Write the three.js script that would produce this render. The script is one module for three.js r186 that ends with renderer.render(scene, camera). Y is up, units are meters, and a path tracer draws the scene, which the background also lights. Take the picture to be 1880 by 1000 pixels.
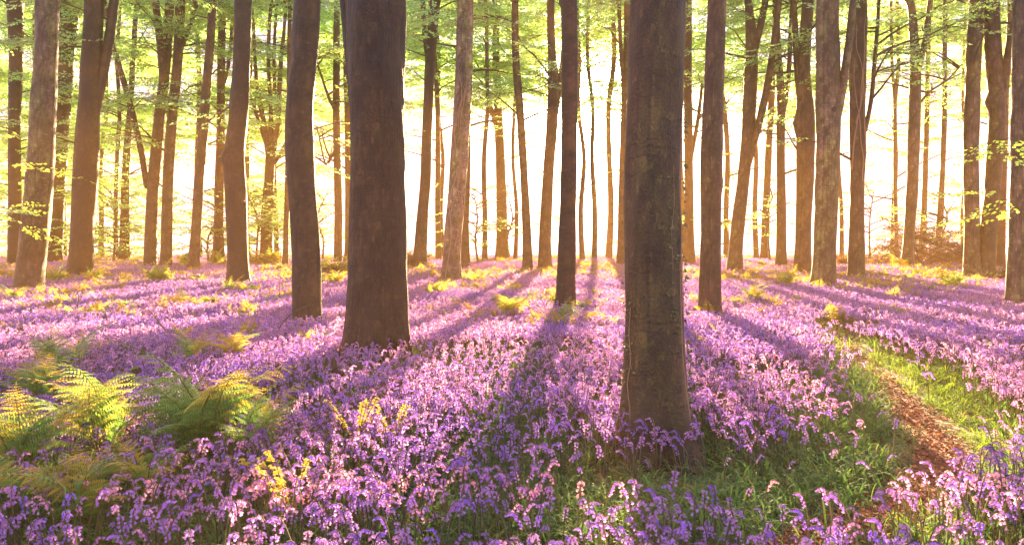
import * as THREE from 'three';
import { mergeGeometries } from 'three/addons/utils/BufferGeometryUtils.js';

// ---------------------------------------------------------------- camera, sky, sun, exposure
const F = 1374, CX = 940, CY = 500, EYE = 1.36, PITCH = Math.atan(45 / F);
const scene = new THREE.Scene();
const camera = new THREE.PerspectiveCamera((2 * Math.atan(CY / F) * 180) / Math.PI, 1.88, 0.05, 900);
camera.position.set(0, EYE, 0);
camera.rotation.x = -PITCH;
scene.add(camera);
const renderer = new THREE.WebGLRenderer({ antialias: true });
renderer.setSize(1024, 544);
renderer.toneMapping = THREE.LinearToneMapping;
renderer.toneMappingExposure = 19.5;
renderer.shadowMap.enabled = true;

// a direction / point seen at pixel (x, y) of a 1880 x 1000 picture
function ray(x, y) {
  const nx = (x - CX) / F, ny = (CY - y) / F, c = Math.cos(PITCH), s = Math.sin(PITCH);
  return new THREE.Vector3(nx, ny * c - s, -ny * s - c);
}
function at(x, y, d) { const r = ray(x, y); r.multiplyScalar(d / -r.z); r.y += EYE; return r; }
function project(v) {
  const c = Math.cos(PITCH), s = Math.sin(PITCH), y = v.y - EYE, yc = y * c - v.z * s, zc = y * s + v.z * c;
  return zc > -0.1 ? null : [CX + (F * v.x) / -zc, CY - (F * yc) / -zc, -v.z];
}
const SUN = ray(1095, 205).normalize();

{ // hazy morning sky: white, warm round the sun
  const w = 1024, h = 512, data = new Float32Array(w * h * 4);
  for (let j = 0; j < h; j++) {
    const up = ((j + 0.5) / h - 0.5) * Math.PI;
    for (let i = 0; i < w; i++) {
      const a = ((i + 0.5) / w - 0.5) * 2 * Math.PI;
      const x = Math.cos(a) * Math.cos(up), y = Math.sin(up), z = Math.sin(a) * Math.cos(up);
      const ang = (Math.acos(Math.min(1, x * SUN.x + y * SUN.y + z * SUN.z)) * 180) / Math.PI;
      const t = Math.max(0, y), o = (j * w + i) * 4;
      const g1 = Math.exp(-Math.pow(ang / 13, 2)), g2 = Math.exp(-Math.pow(ang / 4.5, 2)), g3 = Math.exp(-Math.pow(ang / 1.5, 2));
      const k = Math.pow(t, 0.6);
      data[o] = 0.092 - 0.05 * k + 0.22 * g1 + 5 * g2 + 60 * g3;
      data[o + 1] = 0.105 - 0.052 * k + 0.19 * g1 + 3.9 * g2 + 52 * g3;
      data[o + 2] = 0.172 - 0.098 * k + 0.17 * g1 + 2.6 * g2 + 42 * g3;
      data[o + 3] = 1;
    }
  }
  const sky = new THREE.DataTexture(data, w, h, THREE.RGBAFormat, THREE.FloatType);
  sky.mapping = THREE.EquirectangularReflectionMapping;
  sky.magFilter = THREE.LinearFilter;
  sky.needsUpdate = true;
  scene.background = sky;
  scene.environment = sky;
}
const sun = new THREE.DirectionalLight(new THREE.Color(1, 0.69, 0.36), 5);
sun.name = 'sun';
sun.position.copy(SUN).multiplyScalar(120);
sun.castShadow = true;
sun.shadow.radius = 1;
Object.assign(sun.shadow.camera, { left: -60, right: 60, top: 40, bottom: -40, near: 1, far: 260 });
scene.add(sun, sun.target);
scene.fog = new THREE.FogExp2(new THREE.Color(1, 0.52, 0.17), 0.0046);

// ---------------------------------------------------------------- helpers
let seed = 7;
const rnd = () => { seed = (seed + 0x6d2b79f5) | 0; let t = Math.imul(seed ^ (seed >>> 15), 1 | seed); t = (t + Math.imul(t ^ (t >>> 7), 61 | t)) ^ t; return ((t ^ (t >>> 14)) >>> 0) / 4294967296; };
const reseed = (n) => { seed = n * 7919 + 13; };
const R = (a, b) => a + (b - a) * rnd();
const pick = (a) => a[Math.floor(rnd() * a.length)];
const { lerp, clamp, smoothstep } = THREE.MathUtils;
const V = (x, y, z) => new THREE.Vector3(x, y, z);
const hash = (x, y, s = 0) => { let n = (Math.imul(x | 0, 374761393) + Math.imul(y | 0, 668265263) + Math.imul(s | 0, 1274126177)) | 0; n = Math.imul(n ^ (n >>> 13), 1274126177); return ((n ^ (n >>> 16)) >>> 0) / 4294967296; };
const sm = (t) => t * t * (3 - 2 * t);
function noise(x, y, s = 0, px = 0, py = 0) { // value noise, periodic when px, py are given
  const xi = Math.floor(x), yi = Math.floor(y), u = sm(x - xi), v = sm(y - yi);
  const wx = (k) => (px ? ((k % px) + px) % px : k), wy = (k) => (py ? ((k % py) + py) % py : k);
  return lerp(lerp(hash(wx(xi), wy(yi), s), hash(wx(xi + 1), wy(yi), s), u), lerp(hash(wx(xi), wy(yi + 1), s), hash(wx(xi + 1), wy(yi + 1), s), u), v);
}
const fbm = (x, y, s = 0, n = 3) => { let a = 0.5, t = 0, w = 0; for (let i = 0; i < n; i++, a /= 2, x *= 2.03, y *= 2.03) { t += a * noise(x, y, s + i); w += a; } return t / w; };
const names = {};
function numbered(n) { const k = (names[n] = (names[n] ?? -1) + 1); return k ? n + '_' + String(k).padStart(3, '0') : n; }
function tag(o, label, category, group, kind) {
  o.userData = {};
  if (label) o.userData.label = label;
  if (category) o.userData.category = category;
  if (group) o.userData.group = group;
  if (kind) o.userData.kind = kind;
  return o;
}
function mesh(name, g, m, parent, kind) {
  const o = new THREE.Mesh(g, m);
  o.name = parent && parent !== scene ? name : numbered(name);
  o.castShadow = o.receiveShadow = true;
  if (kind) o.userData.kind = kind;
  (parent ?? scene).add(o);
  return o;
}
function thing(name, pos, label, category, group) {
  const o = new THREE.Group();
  o.name = numbered(name);
  o.position.copy(pos);
  scene.add(o);
  return tag(o, label, category, group);
}
function geo(P, I, uv, col) {
  const g = new THREE.BufferGeometry();
  g.setAttribute('position', new THREE.Float32BufferAttribute(P, 3));
  if (uv) g.setAttribute('uv', new THREE.Float32BufferAttribute(uv, 2));
  if (col) g.setAttribute('color', new THREE.Float32BufferAttribute(col, 3));
  g.setIndex(I);
  g.computeVertexNormals();
  return g;
}
class Bag { // triangles with a colour
  constructor() { this.P = []; this.I = []; this.C = []; }
  v(x, y, z, c) { this.P.push(x, y, z); this.C.push(c[0], c[1], c[2]); return this.P.length / 3 - 1; }
  t(a, b, c) { this.I.push(a, b, c); }
  q(a, b, c, d) { this.I.push(a, b, c, a, c, d); }
  tube(pts, r0, r1, n, c) {
    const rows = [];
    pts.forEach((p, i) => {
      const q = pts[Math.min(i + 1, pts.length - 1)], o = pts[Math.max(i - 1, 0)];
      const tx = V(q[0] - o[0], q[1] - o[1], q[2] - o[2]).normalize();
      const a = (Math.abs(tx.y) > 0.8 ? V(1, 0, 0) : V(0, 1, 0)).cross(tx).normalize(), b = a.clone().cross(tx);
      const r = lerp(r0, r1, i / (pts.length - 1)), row = [];
      for (let k = 0; k < n; k++) { const e = (k / n) * 2 * Math.PI, x = Math.cos(e) * r, y = Math.sin(e) * r; row.push(this.v(p[0] + a.x * x + b.x * y, p[1] + a.y * x + b.y * y, p[2] + a.z * x + b.z * y, c)); }
      rows.push(row);
    });
    for (let i = 0; i + 1 < rows.length; i++) for (let k = 0; k < n; k++) this.q(rows[i][k], rows[i][(k + 1) % n], rows[i + 1][(k + 1) % n], rows[i + 1][k]);
  }
  build() { return geo(this.P, this.I, null, this.C); }
}
function instanced(name, g, m, list, parent) { // list of [matrix, colour]
  const o = new THREE.InstancedMesh(g, m, list.length);
  const c = new THREE.Color();
  list.forEach(([mat, col], i) => { o.setMatrixAt(i, mat); o.setColorAt(i, col ? c.setRGB(...col) : c.setRGB(1, 1, 1)); });
  o.name = parent && parent !== scene ? name : numbered(name);
  o.castShadow = o.receiveShadow = true;
  o.userData.kind = 'stuff';
  (parent ?? scene).add(o);
  return o;
}
const blob = (x, y, cx, cy, rx, ry) => Math.exp(-Math.pow((x - cx) / rx, 2) - Math.pow((y - cy) / ry, 2));
const E = new THREE.Euler(), Q = new THREE.Quaternion();
const place = (p, rx, ry, rz, s, sy = s) => new THREE.Matrix4().compose(p, Q.setFromEuler(E.set(rx, ry, rz, 'YXZ')), V(s, sy, s));

// ---------------------------------------------------------------- terrain
const PROFILE = [[-60, 0.1], [0, 0], [5, 0], [9.4, -0.03], [13, 0.0], [17, 0.07], [22, 0.21], [30, 0.39], [40, 0.52], [50, 0.58], [58, 0.5], [72, -0.2], [95, -2], [140, -6], [200, -10], [300, -15]];
function profile(d) {
  let i = 0;
  while (i < PROFILE.length - 2 && PROFILE[i + 1][0] < d) i++;
  const [a, b] = [PROFILE[i], PROFILE[i + 1]];
  return lerp(a[1], b[1], clamp((d - a[0]) / (b[0] - a[0]), 0, 1));
}
function ground(x, z) {
  const d = -z, p = (profile(d - 2) + profile(d) * 2 + profile(d + 2)) / 4;
  return p + (fbm(x * 0.22 + 9, z * 0.22 + 3, 5) - 0.5) * 0.16 * smoothstep(d, 2, 12) + (noise(x * 0.9, z * 0.9, 8) - 0.5) * 0.06;
}
function groundAt(px, py) { // where the line of sight through that pixel meets the ground
  const r = ray(px, py);
  r.multiplyScalar(1 / -r.z);
  let d = 2;
  for (; d < 62; d += 0.05) if (EYE + r.y * d < ground(r.x * d, -d)) break;
  return V(r.x * d, ground(r.x * d, -d), -d);
}

// ---------------------------------------------------------------- computed textures
function texture(n, f, srgb, channels = 3) {
  const data = new Uint8Array(n * n * 4);
  for (let j = 0; j < n; j++) for (let i = 0; i < n; i++) {
    const c = f(i / n, j / n), o = (j * n + i) * 4;
    for (let k = 0; k < 3; k++) data[o + k] = clamp(Array.isArray(c) ? c[k] : c, 0, 1) * 255;
    data[o + 3] = 255;
  }
  const t = new THREE.DataTexture(data, n, n, THREE.RGBAFormat);
  t.wrapS = t.wrapT = THREE.RepeatWrapping;
  t.magFilter = THREE.LinearFilter;
  t.minFilter = THREE.LinearMipmapLinearFilter;
  t.generateMipmaps = true;
  if (srgb) t.colorSpace = THREE.SRGBColorSpace;
  t.needsUpdate = true;
  return t;
}
const pn = (u, v, fx, fy, s) => noise(u * fx, v * fy, s, fx, fy);
function barkShape(u, v, rough) {
  const warp = pn(u, v, 6, 6, 1) * 0.05, wrinkle = pn(u, v + warp, 3, 40, 2) * 0.6 + pn(u, v + warp, 7, 90, 3) * 0.4;
  const line = smoothstep(wrinkle, 0.66, 0.78), ridge = 1 - Math.abs(pn(u + warp * 0.5, v, 26, 5, 4) * 2 - 1), ridge2 = 1 - Math.abs(pn(u + warp * 0.3, v, 60, 12, 5) * 2 - 1);
  return { line, fissure: rough ? 0.6 * ridge * ridge + 0.4 * ridge2 * ridge2 : 0.25 * ridge * ridge };
}
const barkColor = (rough) => texture(1024, (u, v) => {
  const { line, fissure } = barkShape(u, v, rough);
  const blotch = pn(u, v, 4, 4, 11) * 0.5 + pn(u, v, 9, 11, 12) * 0.3 + pn(u, v, 24, 24, 13) * 0.2, grain = pn(u, v, 110, 150, 14), streak = pn(u, v, 18, 2, 15);
  const lichen = smoothstep(pn(u, v, 12, 14, 16) * 0.7 + pn(u, v, 50, 50, 17) * 0.3, 0.66, 0.78), moss = smoothstep(pn(u, v, 5, 3, 18) * 0.6 + pn(u, v, 40, 40, 19) * 0.4, 0.5, 0.75);
  let k = 0.2 + 0.9 * blotch + 0.34 * (grain - 0.5) - 0.12 * line - (rough ? 0.34 : 0.2) * fissure - 0.16 * smoothstep(streak, 0.6, 0.9);
  return [k + lichen * 0.3, k * (1 + 0.1 * moss) + lichen * 0.32, k * (1 - 0.25 * moss) + lichen * 0.26];
}, true);
const barkBump = (rough) => texture(1024, (u, v) => {
  const { line, fissure } = barkShape(u, v, rough);
  return 0.6 - 0.1 * line - (rough ? 0.5 : 0.25) * fissure + 0.25 * (pn(u, v, 60, 80, 20) - 0.5) + 0.3 * (pn(u, v, 9, 9, 21) - 0.5);
}, false);
const barkMaps = [0, 1].map((r) => ({ map: barkColor(r), bumpMap: barkBump(r) }));
const barkMats = {};
function bark(rgb, rough = 0) {
  const key = rgb.join() + rough;
  return (barkMats[key] ??= new THREE.MeshStandardMaterial({ name: 'bark', color: new THREE.Color().setRGB(...rgb), ...barkMaps[rough ? 1 : 0], bumpScale: rough ? 0.022 : 0.011, roughness: 0.68, vertexColors: true }));
}
const soilMap = texture(1024, (u, v) => {
  const a = pn(u, v, 5, 5, 31) * 0.5 + pn(u, v, 20, 20, 32) * 0.3 + pn(u, v, 90, 90, 33) * 0.2, leaf = smoothstep(pn(u, v, 45, 30, 34), 0.62, 0.7) * (0.5 + pn(u, v, 45, 30, 35)), moss = smoothstep(pn(u, v, 8, 8, 36), 0.5, 0.7);
  return [0.2 + 0.2 * a + leaf * 0.16 - moss * 0.05, 0.17 + 0.16 * a + leaf * 0.07 + moss * 0.06, 0.1 + 0.1 * a + leaf * 0.03];
}, true);
const pathMap = texture(1024, (u, v) => {
  const a = pn(u, v, 6, 6, 41) * 0.5 + pn(u, v, 30, 30, 42) * 0.3 + pn(u, v, 120, 120, 43) * 0.2, leaf = smoothstep(pn(u, v, 60, 44, 44), 0.55, 0.68);
  return [0.28 + 0.24 * a + leaf * 0.12, 0.17 + 0.15 * a + leaf * 0.04, 0.11 + 0.1 * a + leaf * 0.01];
}, true);
const soilBump = texture(512, (u, v) => pn(u, v, 12, 12, 51) * 0.4 + pn(u, v, 40, 40, 52) * 0.35 + pn(u, v, 110, 110, 53) * 0.25, false);

// ---------------------------------------------------------------- ground and path
{
  const P = [], I = [], U = [], xs = [], zs = [];
  for (let x = -110; x <= 110; x += Math.abs(x) < 14 ? 0.35 : Math.abs(x) < 45 ? 1.5 : 9) xs.push(x);
  for (let z = 40; z >= -150; z -= z < 6 && z > -16 ? 0.3 : z > -62 ? 0.9 : 8) zs.push(z);
  for (const z of zs) for (const x of xs) { P.push(x, ground(x, z), z); U.push(x / 1.7, z / 1.7); }
  const n = xs.length;
  for (let j = 0; j + 1 < zs.length; j++) for (let i = 0; i + 1 < n; i++) { const a = j * n + i; I.push(a, a + 1, a + n + 1, a, a + n + 1, a + n); }
  mesh('ground', geo(P, I, U), new THREE.MeshStandardMaterial({ name: 'woodland_soil', map: soilMap, bumpMap: soilBump, bumpScale: 0.02, roughness: 0.95 })).userData.kind = 'structure';
}
const PATH = [[1535, 606, 14], [1572, 650, 22], [1622, 700, 40], [1664, 745, 50], [1704, 800, 66], [1728, 850, 80], [1706, 905, 92], [1628, 952, 92], [1530, 992, 80], [1410, 1040, 70]].map(([x, y, w]) => {
  const p = groundAt(x, y);
  return { p, w: ((w * -p.z) / F) * 0.5 };
});
const pathCurve = new THREE.CatmullRomCurve3(PATH.map((k) => k.p)), PATHPTS = [];
for (let i = 0; i <= 90; i++) {
  const t = i / 90, p = pathCurve.getPoint(t), s = t * (PATH.length - 1), k = Math.min(PATH.length - 2, Math.floor(s));
  PATHPTS.push({ p, w: lerp(PATH[k].w, PATH[k + 1].w, s - k), t: pathCurve.getTangent(t) });
}
function pathDistance(x, z) { // below 1 on the path; second value > 0 on its outer (right-hand) bank
  let best = 1e9, r = null;
  for (let i = 0; i < PATHPTS.length; i += 2) { const q = PATHPTS[i], e = Math.hypot(x - q.p.x, z - q.p.z); if (e < best) { best = e; r = q; } }
  return [best / r.w, (best - r.w) * Math.sign(x - r.p.x), best - r.w];
}
{
  const P = [], I = [], U = [], M = 8;
  PATHPTS.forEach(({ p, w, t }, i) => {
    const side = V(-t.z, 0, t.x).normalize();
    for (let k = 0; k <= M; k++) {
      const e = (k / M) * 2 - 1, ww = w * 1.15 * (1 + 0.25 * (noise(i * 0.35, k < M / 2 ? 0 : 9, 61) - 0.5)), x = p.x + side.x * e * ww, z = p.z + side.z * e * ww;
      P.push(x, ground(x, z) + 0.012 - 0.03 * Math.pow(Math.abs(e), 6) + 0.012 * (noise(x * 9, z * 9, 62) - 0.5), z);
      U.push(x / 0.9, z / 0.9);
    }
  });
  for (let i = 0; i + 1 < PATHPTS.length; i++) for (let k = 0; k < M; k++) { const a = i * (M + 1) + k; I.push(a, a + M + 1, a + M + 2, a, a + M + 2, a + 1); }
  const g = geo(P, I, U);
  mesh('path', g, new THREE.MeshStandardMaterial({ name: 'path_earth', map: pathMap, bumpMap: soilBump, bumpScale: 0.015, roughness: 0.95, side: THREE.DoubleSide })).userData.kind = 'structure';
}

// ---------------------------------------------------------------- leaf material and sprays
const foliage = (name, through, rough = 0.75) => new THREE.MeshPhysicalMaterial({ name, vertexColors: true, color: 0xffffff, roughness: rough, transmission: through, thickness: 0, side: THREE.DoubleSide, specularIntensity: 0.4 });
const leafMat = foliage('beech_leaf', 0.65, 1);
const TWIG = [0.05, 0.035, 0.022];
function leafInto(b, p, yaw, len, wid, c, tilt) {
  const cy = Math.cos(yaw), sy = Math.sin(yaw), ct = Math.sin(tilt) * wid, fold = -0.12 * wid;
  const pt = (a, s, h) => b.v(p[0] + cy * a - sy * s, p[1] + h, p[2] + sy * a + cy * s, c);
  const i0 = pt(0, 0, 0), i1 = pt(len * 0.45, wid / 2, ct + fold - len * 0.05), i2 = pt(len, 0, -len * 0.22), i3 = pt(len * 0.45, -wid / 2, -ct + fold - len * 0.05);
  b.t(i0, i1, i2); b.t(i0, i2, i3);
}
function spray(n, len, leafLen) { // a flat, layered beech spray along +x
  const b = new Bag();
  const bend = R(-0.15, 0.15);
  const main = [0, 0.35, 0.7, 1].map((t) => [t * len, 0.06 * Math.sin(t * 3) - 0.1 * t * t * len, bend * t * t * len]);
  b.tube(main, 0.008, 0.003, 3, TWIG);
  const sides = 7;
  for (let s = 0; s < sides; s++) {
    const t = 0.15 + (0.85 * s) / sides, sg = s % 2 ? 1 : -1, L = len * 0.55 * (1 - 0.55 * t) * R(0.7, 1.2), yaw = sg * R(0.6, 1.0);
    const p = [t * len, -0.1 * t * t * len, bend * t * t * len], e = [p[0] + Math.cos(yaw) * L, p[1] - 0.05 * L + R(-0.05, 0.05), p[2] + Math.sin(yaw) * L];
    b.tube([p, e], 0.004, 0.002, 3, TWIG);
    const m = Math.round((n / sides) * R(0.8, 1.2));
    for (let k = 0; k < m; k++) {
      const u = (k + 0.6) / m, g = R(0.8, 1.2), c = [0.42 * g * R(0.8, 1.2), 0.68 * g, 0.2 * g];
      leafInto(b, [lerp(p[0], e[0], u), lerp(p[1], e[1], u) + R(-0.02, 0.02), lerp(p[2], e[2], u)], yaw + (k % 2 ? 1 : -1) * R(0.5, 1.1), leafLen * R(0.75, 1.15), leafLen * 0.62, c, R(-0.5, 0.5));
    }
  }
  return b.build();
}
reseed(3);
const SPRAYS = [0, 1, 2, 3, 4].map(() => spray(64, 1.15, 0.085));
const FARSPRAYS = [0, 1, 2].map(() => spray(56, 1.5, 0.15));

// how leafy the wood is in a given direction, by picture column and row
const COLS = [0, 160, 330, 380, 450, 520, 610, 700, 780, 860, 930, 1000, 1090, 1200, 1280, 1400, 1480, 1560, 1640, 1730, 1800, 1880];
const ROWS = [0, 100, 200, 300, 400, 470];
const LEAFY = ['988876', '998876', '986555', '974245', '986655', '987654', '985245', '875245', '985146', '985146', '987556', '974245', '873112', '765444', '765344', '886554', '765444', '654222', '655335', '543235', '544233', '765555'];
function leafiness(px, py) {
  if (py < -20) return 0.55;
  const x = clamp(px, 0, 1879.9), y = clamp(py, 0, 469.9);
  let i = 0, j = 0;
  while (COLS[i + 1] <= x) i++;
  while (ROWS[j + 1] <= y) j++;
  const u = (x - COLS[i]) / (COLS[i + 1] - COLS[i]), v = (y - ROWS[j]) / (ROWS[j + 1] - ROWS[j]), g = (a, b) => +LEAFY[a][b] / 10;
  return lerp(lerp(g(i, j), g(i + 1, j), u), lerp(g(i, j + 1), g(i + 1, j + 1), u), v) * (1 - 0.8 * smoothstep(px, 520, 680) * smoothstep(py, 170, 230)) * (1 - 0.45 * smoothstep(py, 200, 300)) * (1 - 0.6 * blob(px, py, 360, 300, 60, 130));
}

// ---------------------------------------------------------------- trees
const trunkSpots = []; // [x, z, radius] kept clear of flowers
function limbGeometry(pts, radial, step, opt = {}) { // pts: [Vector3, radius] from the base upwards
  const curve = new THREE.CatmullRomCurve3(pts.map((p) => p[0]), false, 'centripetal'), n = Math.max(3, Math.ceil(curve.getLength() / step));
  const radius = (t) => { const s = t * (pts.length - 1), k = Math.min(pts.length - 2, Math.floor(s)); return lerp(pts[k][1], pts[k + 1][1], sm(s - k)); };
  const P = [], I = [], U = [], C = [], s0 = hash(pts[0][0].x * 100, pts[0][0].z * 100, 3) * 100, per = Math.max(1, Math.round((radius(0.2) * 2 * Math.PI) / 0.7));
  const lobes = 3 + Math.floor(hash(s0 * 7, 2) * 3), turn = s0;
  let h = 0, last = null;
  for (let i = 0; i <= n; i++) {
    const t = i / n, p = curve.getPoint(t), tx = curve.getTangent(t), a = V(1, 0, 0).addScaledVector(tx, -tx.x).normalize(), b = tx.clone().cross(a).normalize();
    if (last) h += p.distanceTo(last);
    last = p;
    const y = opt.base === undefined ? 9 : p.y - opt.base, r0 = radius(t);
    for (let k = 0; k <= radial; k++) {
      const e = ((k % radial) / radial) * 2 * Math.PI;
      let r = r0 * (1 + 0.16 * (noise(Math.cos(e) * 1.3 + 20, Math.sin(e) * 1.3 + h * 0.9 + s0, 71) - 0.5) + 0.08 * (noise(Math.cos(e) * 3 + 9, Math.sin(e) * 3 + h * 3 + s0, 72) - 0.5));
      if (opt.base !== undefined) r *= 1 + (opt.flare ?? 0.4) * Math.exp(-Math.max(0, y) / (opt.flareHeight ?? 0.3)) * (0.75 + 0.5 * Math.cos(e * lobes + turn));
      for (const [hy, he, amount, size] of opt.burls ?? []) { const de = Math.atan2(Math.sin(e - he), Math.cos(e - he)); r += amount * Math.exp(-Math.pow((p.y - hy) / size, 2) - Math.pow(de / 0.7, 2)); }
      P.push(p.x + (a.x * Math.cos(e) + b.x * Math.sin(e)) * r, p.y + (a.y * Math.cos(e) + b.y * Math.sin(e)) * r, p.z + (a.z * Math.cos(e) + b.z * Math.sin(e)) * r);
      U.push((k / radial) * per, h / 1.1 + s0);
      const g = fbm(Math.cos(e) * 0.9 + 5, h * 0.45 + Math.sin(e) * 0.9 + s0, 73), moss = smoothstep(fbm(Math.cos(e) * 1.5, h * 0.7 + Math.sin(e) * 1.5 + s0, 74), 0.42, 0.66) * 0.7, k2 = clamp(0.1 + 1.75 * g, 0.35, 1.7);
      C.push(k2 * (1.06 - moss * 0.1), k2 * (1 + moss * 0.42), k2 * (0.95 - moss * 0.4));
    }
  }
  for (let i = 0; i < n; i++) for (let k = 0; k < radial; k++) { const q = i * (radial + 1) + k; I.push(q, q + 1, q + radial + 2, q, q + radial + 2, q + radial + 1); }
  const g = geo(P, I, U, C), N = g.attributes.normal;
  for (let i = 0; i <= n; i++) {
    const q = i * (radial + 1), w = q + radial, m = V(N.getX(q) + N.getX(w), N.getY(q) + N.getY(w), N.getZ(q) + N.getZ(w)).normalize();
    N.setXYZ(q, m.x, m.y, m.z); N.setXYZ(w, m.x, m.y, m.z);
  }
  g.userData = { curve, radius };
  return g;
}
const local = (g, o) => g.translate(-o.x, -o.y, -o.z);

// spec: label, stem [[x, y, width] ...] from the base upwards in picture measure, options
function tree(label, stem, o = {}) {
  reseed(stem[0][0] + 5);
  const hit = groundAt(stem[0][0], stem[0][1]), d = o.d ?? -hit.z, k = d / F;
  const base = at(stem[0][0], stem[0][1], d);
  base.y = ground(base.x, -d);
  const root = thing(o.name ?? 'beech_tree', base, label, 'tree', o.group);
  const lean = R(-0.03, 0.03), mat = bark(o.bark ?? [0.15, 0.105, 0.075], o.rough);
  const to3 = ([x, y, w], i) => { const p = at(x, y, d); p.z += (p.y - base.y) * lean; return [p, (w / 2) * k]; };
  const extend = (pts, top) => { // on above the frame, tapering
    const [a, ra] = pts.at(-2), [b, rb] = pts.at(-1), dir = b.clone().sub(a).normalize();
    dir.x *= 0.6; dir.normalize();
    for (let i = 1; i <= 3; i++) { const p = b.clone().addScaledVector(dir, ((top - b.y) / dir.y) * (i / 3)); p.x += R(-0.15, 0.15) * i; p.z += R(-0.15, 0.15) * i; pts.push([p, lerp(Math.min(ra, rb), 0.05, i / 3.2)]); }
    return pts;
  };
  const top = o.top ?? Math.max(at(900, 0, d).y + (d > 26 ? 1.2 : 3), R(11, 13));
  let pts = stem.map(to3);
  pts[0][0].y = base.y - 0.25;
  if (!o.stop) pts = extend(pts, top);
  const near = d < 25, radial = d < 11 ? 40 : d < 25 ? 24 : 12;
  const g = limbGeometry(pts, radial, d < 11 ? 0.07 : near ? 0.16 : 0.4, { base: base.y, flare: o.flare, flareHeight: o.flareHeight, burls: o.burls });
  const { curve, radius } = g.userData;
  mesh('trunk', local(g, base), mat, root);
  trunkSpots.push([base.x, base.z, (stem[0][2] / 2) * k]);
  const limbs = [[curve, o.stop ? 0.5 : 0.35]];
  for (const l of o.limbs ?? []) {
    let q = l.map(to3);
    const dz = R(-0.02, 0.04) * d;
    q.forEach((p, i) => { p[0].z += (dz * i) / q.length; });
    if (l.at(-1)[1] < 40) q = extend(q, top - R(0, 2));
    const lg = limbGeometry(q, near ? 14 : 9, near ? 0.2 : 0.4);
    limbs.push([lg.userData.curve, 0.3]);
    mesh('limb', local(lg, base), mat, root);
  }
  // crown: side branches that carry flat sprays
  const list = [], n = o.branches ?? 16, low = o.low ?? 4.2;
  for (let i = 0; i < n; i++) {
    const [cv] = pick(limbs);
    const t = R(0.15, 0.98), p0 = cv.getPoint(t);
    if (p0.y - base.y < low) { if (rnd() < 0.85) { continue; } }
    const az = R(0, 2 * Math.PI), L = R(1.6, 4) * (o.spread ?? 1), rise = R(0.15, 0.7), bp = [];
    for (let s = 0; s <= 4; s++) { const u = s / 4; bp.push(V(p0.x + Math.cos(az + 0.25 * u * R(-1, 1)) * L * u, p0.y + L * rise * (u - 0.45 * u * u) + R(-0.06, 0.06) * s, p0.z + Math.sin(az) * L * u)); }
    const c = new THREE.CatmullRomCurve3(bp);
    let got = 0;
    const m = Math.round(L * (o.sprays ?? 6));
    for (let s = 0; s < m; s++) {
      const p = c.getPoint(R(0.25, 1));
      p.x += R(-0.55, 0.55); p.z += R(-0.55, 0.55); p.y += R(-0.22, 0.22);
      const q = project(p);
      if (q && q[1] > (d < 17 ? -140 : -30) && q[1] < 520 && q[0] > -60 && q[0] < 1940) {
        if (d < 17 || rnd() > leafiness(q[0], q[1]) * (o.leafy ?? 0.62) * (q[0] > 560 ? 1.3 : 1.5)) continue;
      } else if (rnd() < 0.45) continue;
      got++;
      const br = R(0.75, 1.25);
      list.push([place(p.sub(base), R(-0.25, 0.25), -az + R(-0.9, 0.9), R(-0.3, 0.15), R(0.75, 1.25)), [br * R(0.85, 1.25), br, br * R(0.7, 1.3)]]);
    }
    if (got ? d > 22 || c.getPoint(0.6).y > at(900, 0, d).y + 0.6 : d > 26 && rnd() < 0.25) {
      const br = new Bag(), r = Math.min(0.05, 0.012 * L + 0.006);
      br.tube(c.getPoints(6).map((p) => [p.x - base.x, p.y - base.y, p.z - base.z]), r, 0.006, 5, [0.9, 0.9, 0.9]);
      const bg = br.build();
      mesh('branch', bg, twigMat, root);
    }
  }
  for (const [x, y, dd, s = 1] of o.twigs ?? []) { // low leafy twigs in sight
    const p = at(x, y, dd ?? d - 0.6).sub(base);
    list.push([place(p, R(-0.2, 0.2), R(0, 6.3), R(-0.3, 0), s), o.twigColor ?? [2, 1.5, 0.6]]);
  }
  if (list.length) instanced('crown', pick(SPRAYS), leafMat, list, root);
  return { root, base, curve, radius, d };
}
const twigMat = new THREE.MeshStandardMaterial({ name: 'branch_bark', color: new THREE.Color().setRGB(0.085, 0.06, 0.042), roughness: 0.9, vertexColors: true });

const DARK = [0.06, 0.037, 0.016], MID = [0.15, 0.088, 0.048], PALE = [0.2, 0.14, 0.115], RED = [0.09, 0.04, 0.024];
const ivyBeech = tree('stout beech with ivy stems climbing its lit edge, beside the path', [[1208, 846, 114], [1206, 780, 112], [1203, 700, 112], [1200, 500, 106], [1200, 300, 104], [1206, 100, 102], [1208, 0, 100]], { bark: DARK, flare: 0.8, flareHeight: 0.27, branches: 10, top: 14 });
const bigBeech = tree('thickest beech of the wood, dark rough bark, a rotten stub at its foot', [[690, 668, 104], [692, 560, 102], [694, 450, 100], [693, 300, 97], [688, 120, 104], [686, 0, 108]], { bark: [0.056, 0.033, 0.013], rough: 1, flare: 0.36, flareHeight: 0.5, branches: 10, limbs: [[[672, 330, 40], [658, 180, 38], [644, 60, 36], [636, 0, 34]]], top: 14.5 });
tree('dark smooth beech beside the thickest trunk, bent dead twig across its foot', [[563, 612, 56], [562, 540, 53], [558, 420, 52], [549, 290, 50], [547, 200, 48], [555, 90, 49], [560, 0, 49]], { bark: [0.06, 0.037, 0.016], flare: 0.2, branches: 10 });
tree('dark beech with a burl bulging from one side of its trunk', [[437, 535, 42], [435, 470, 37], [432, 370, 36], [428, 300, 37], [434, 210, 34], [441, 100, 31], [443, 0, 31]], { bark: DARK, burls: [[at(400, 280, 19.5).y, Math.PI, 0.14, 0.2]], branches: 12, low: 6 });
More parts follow.
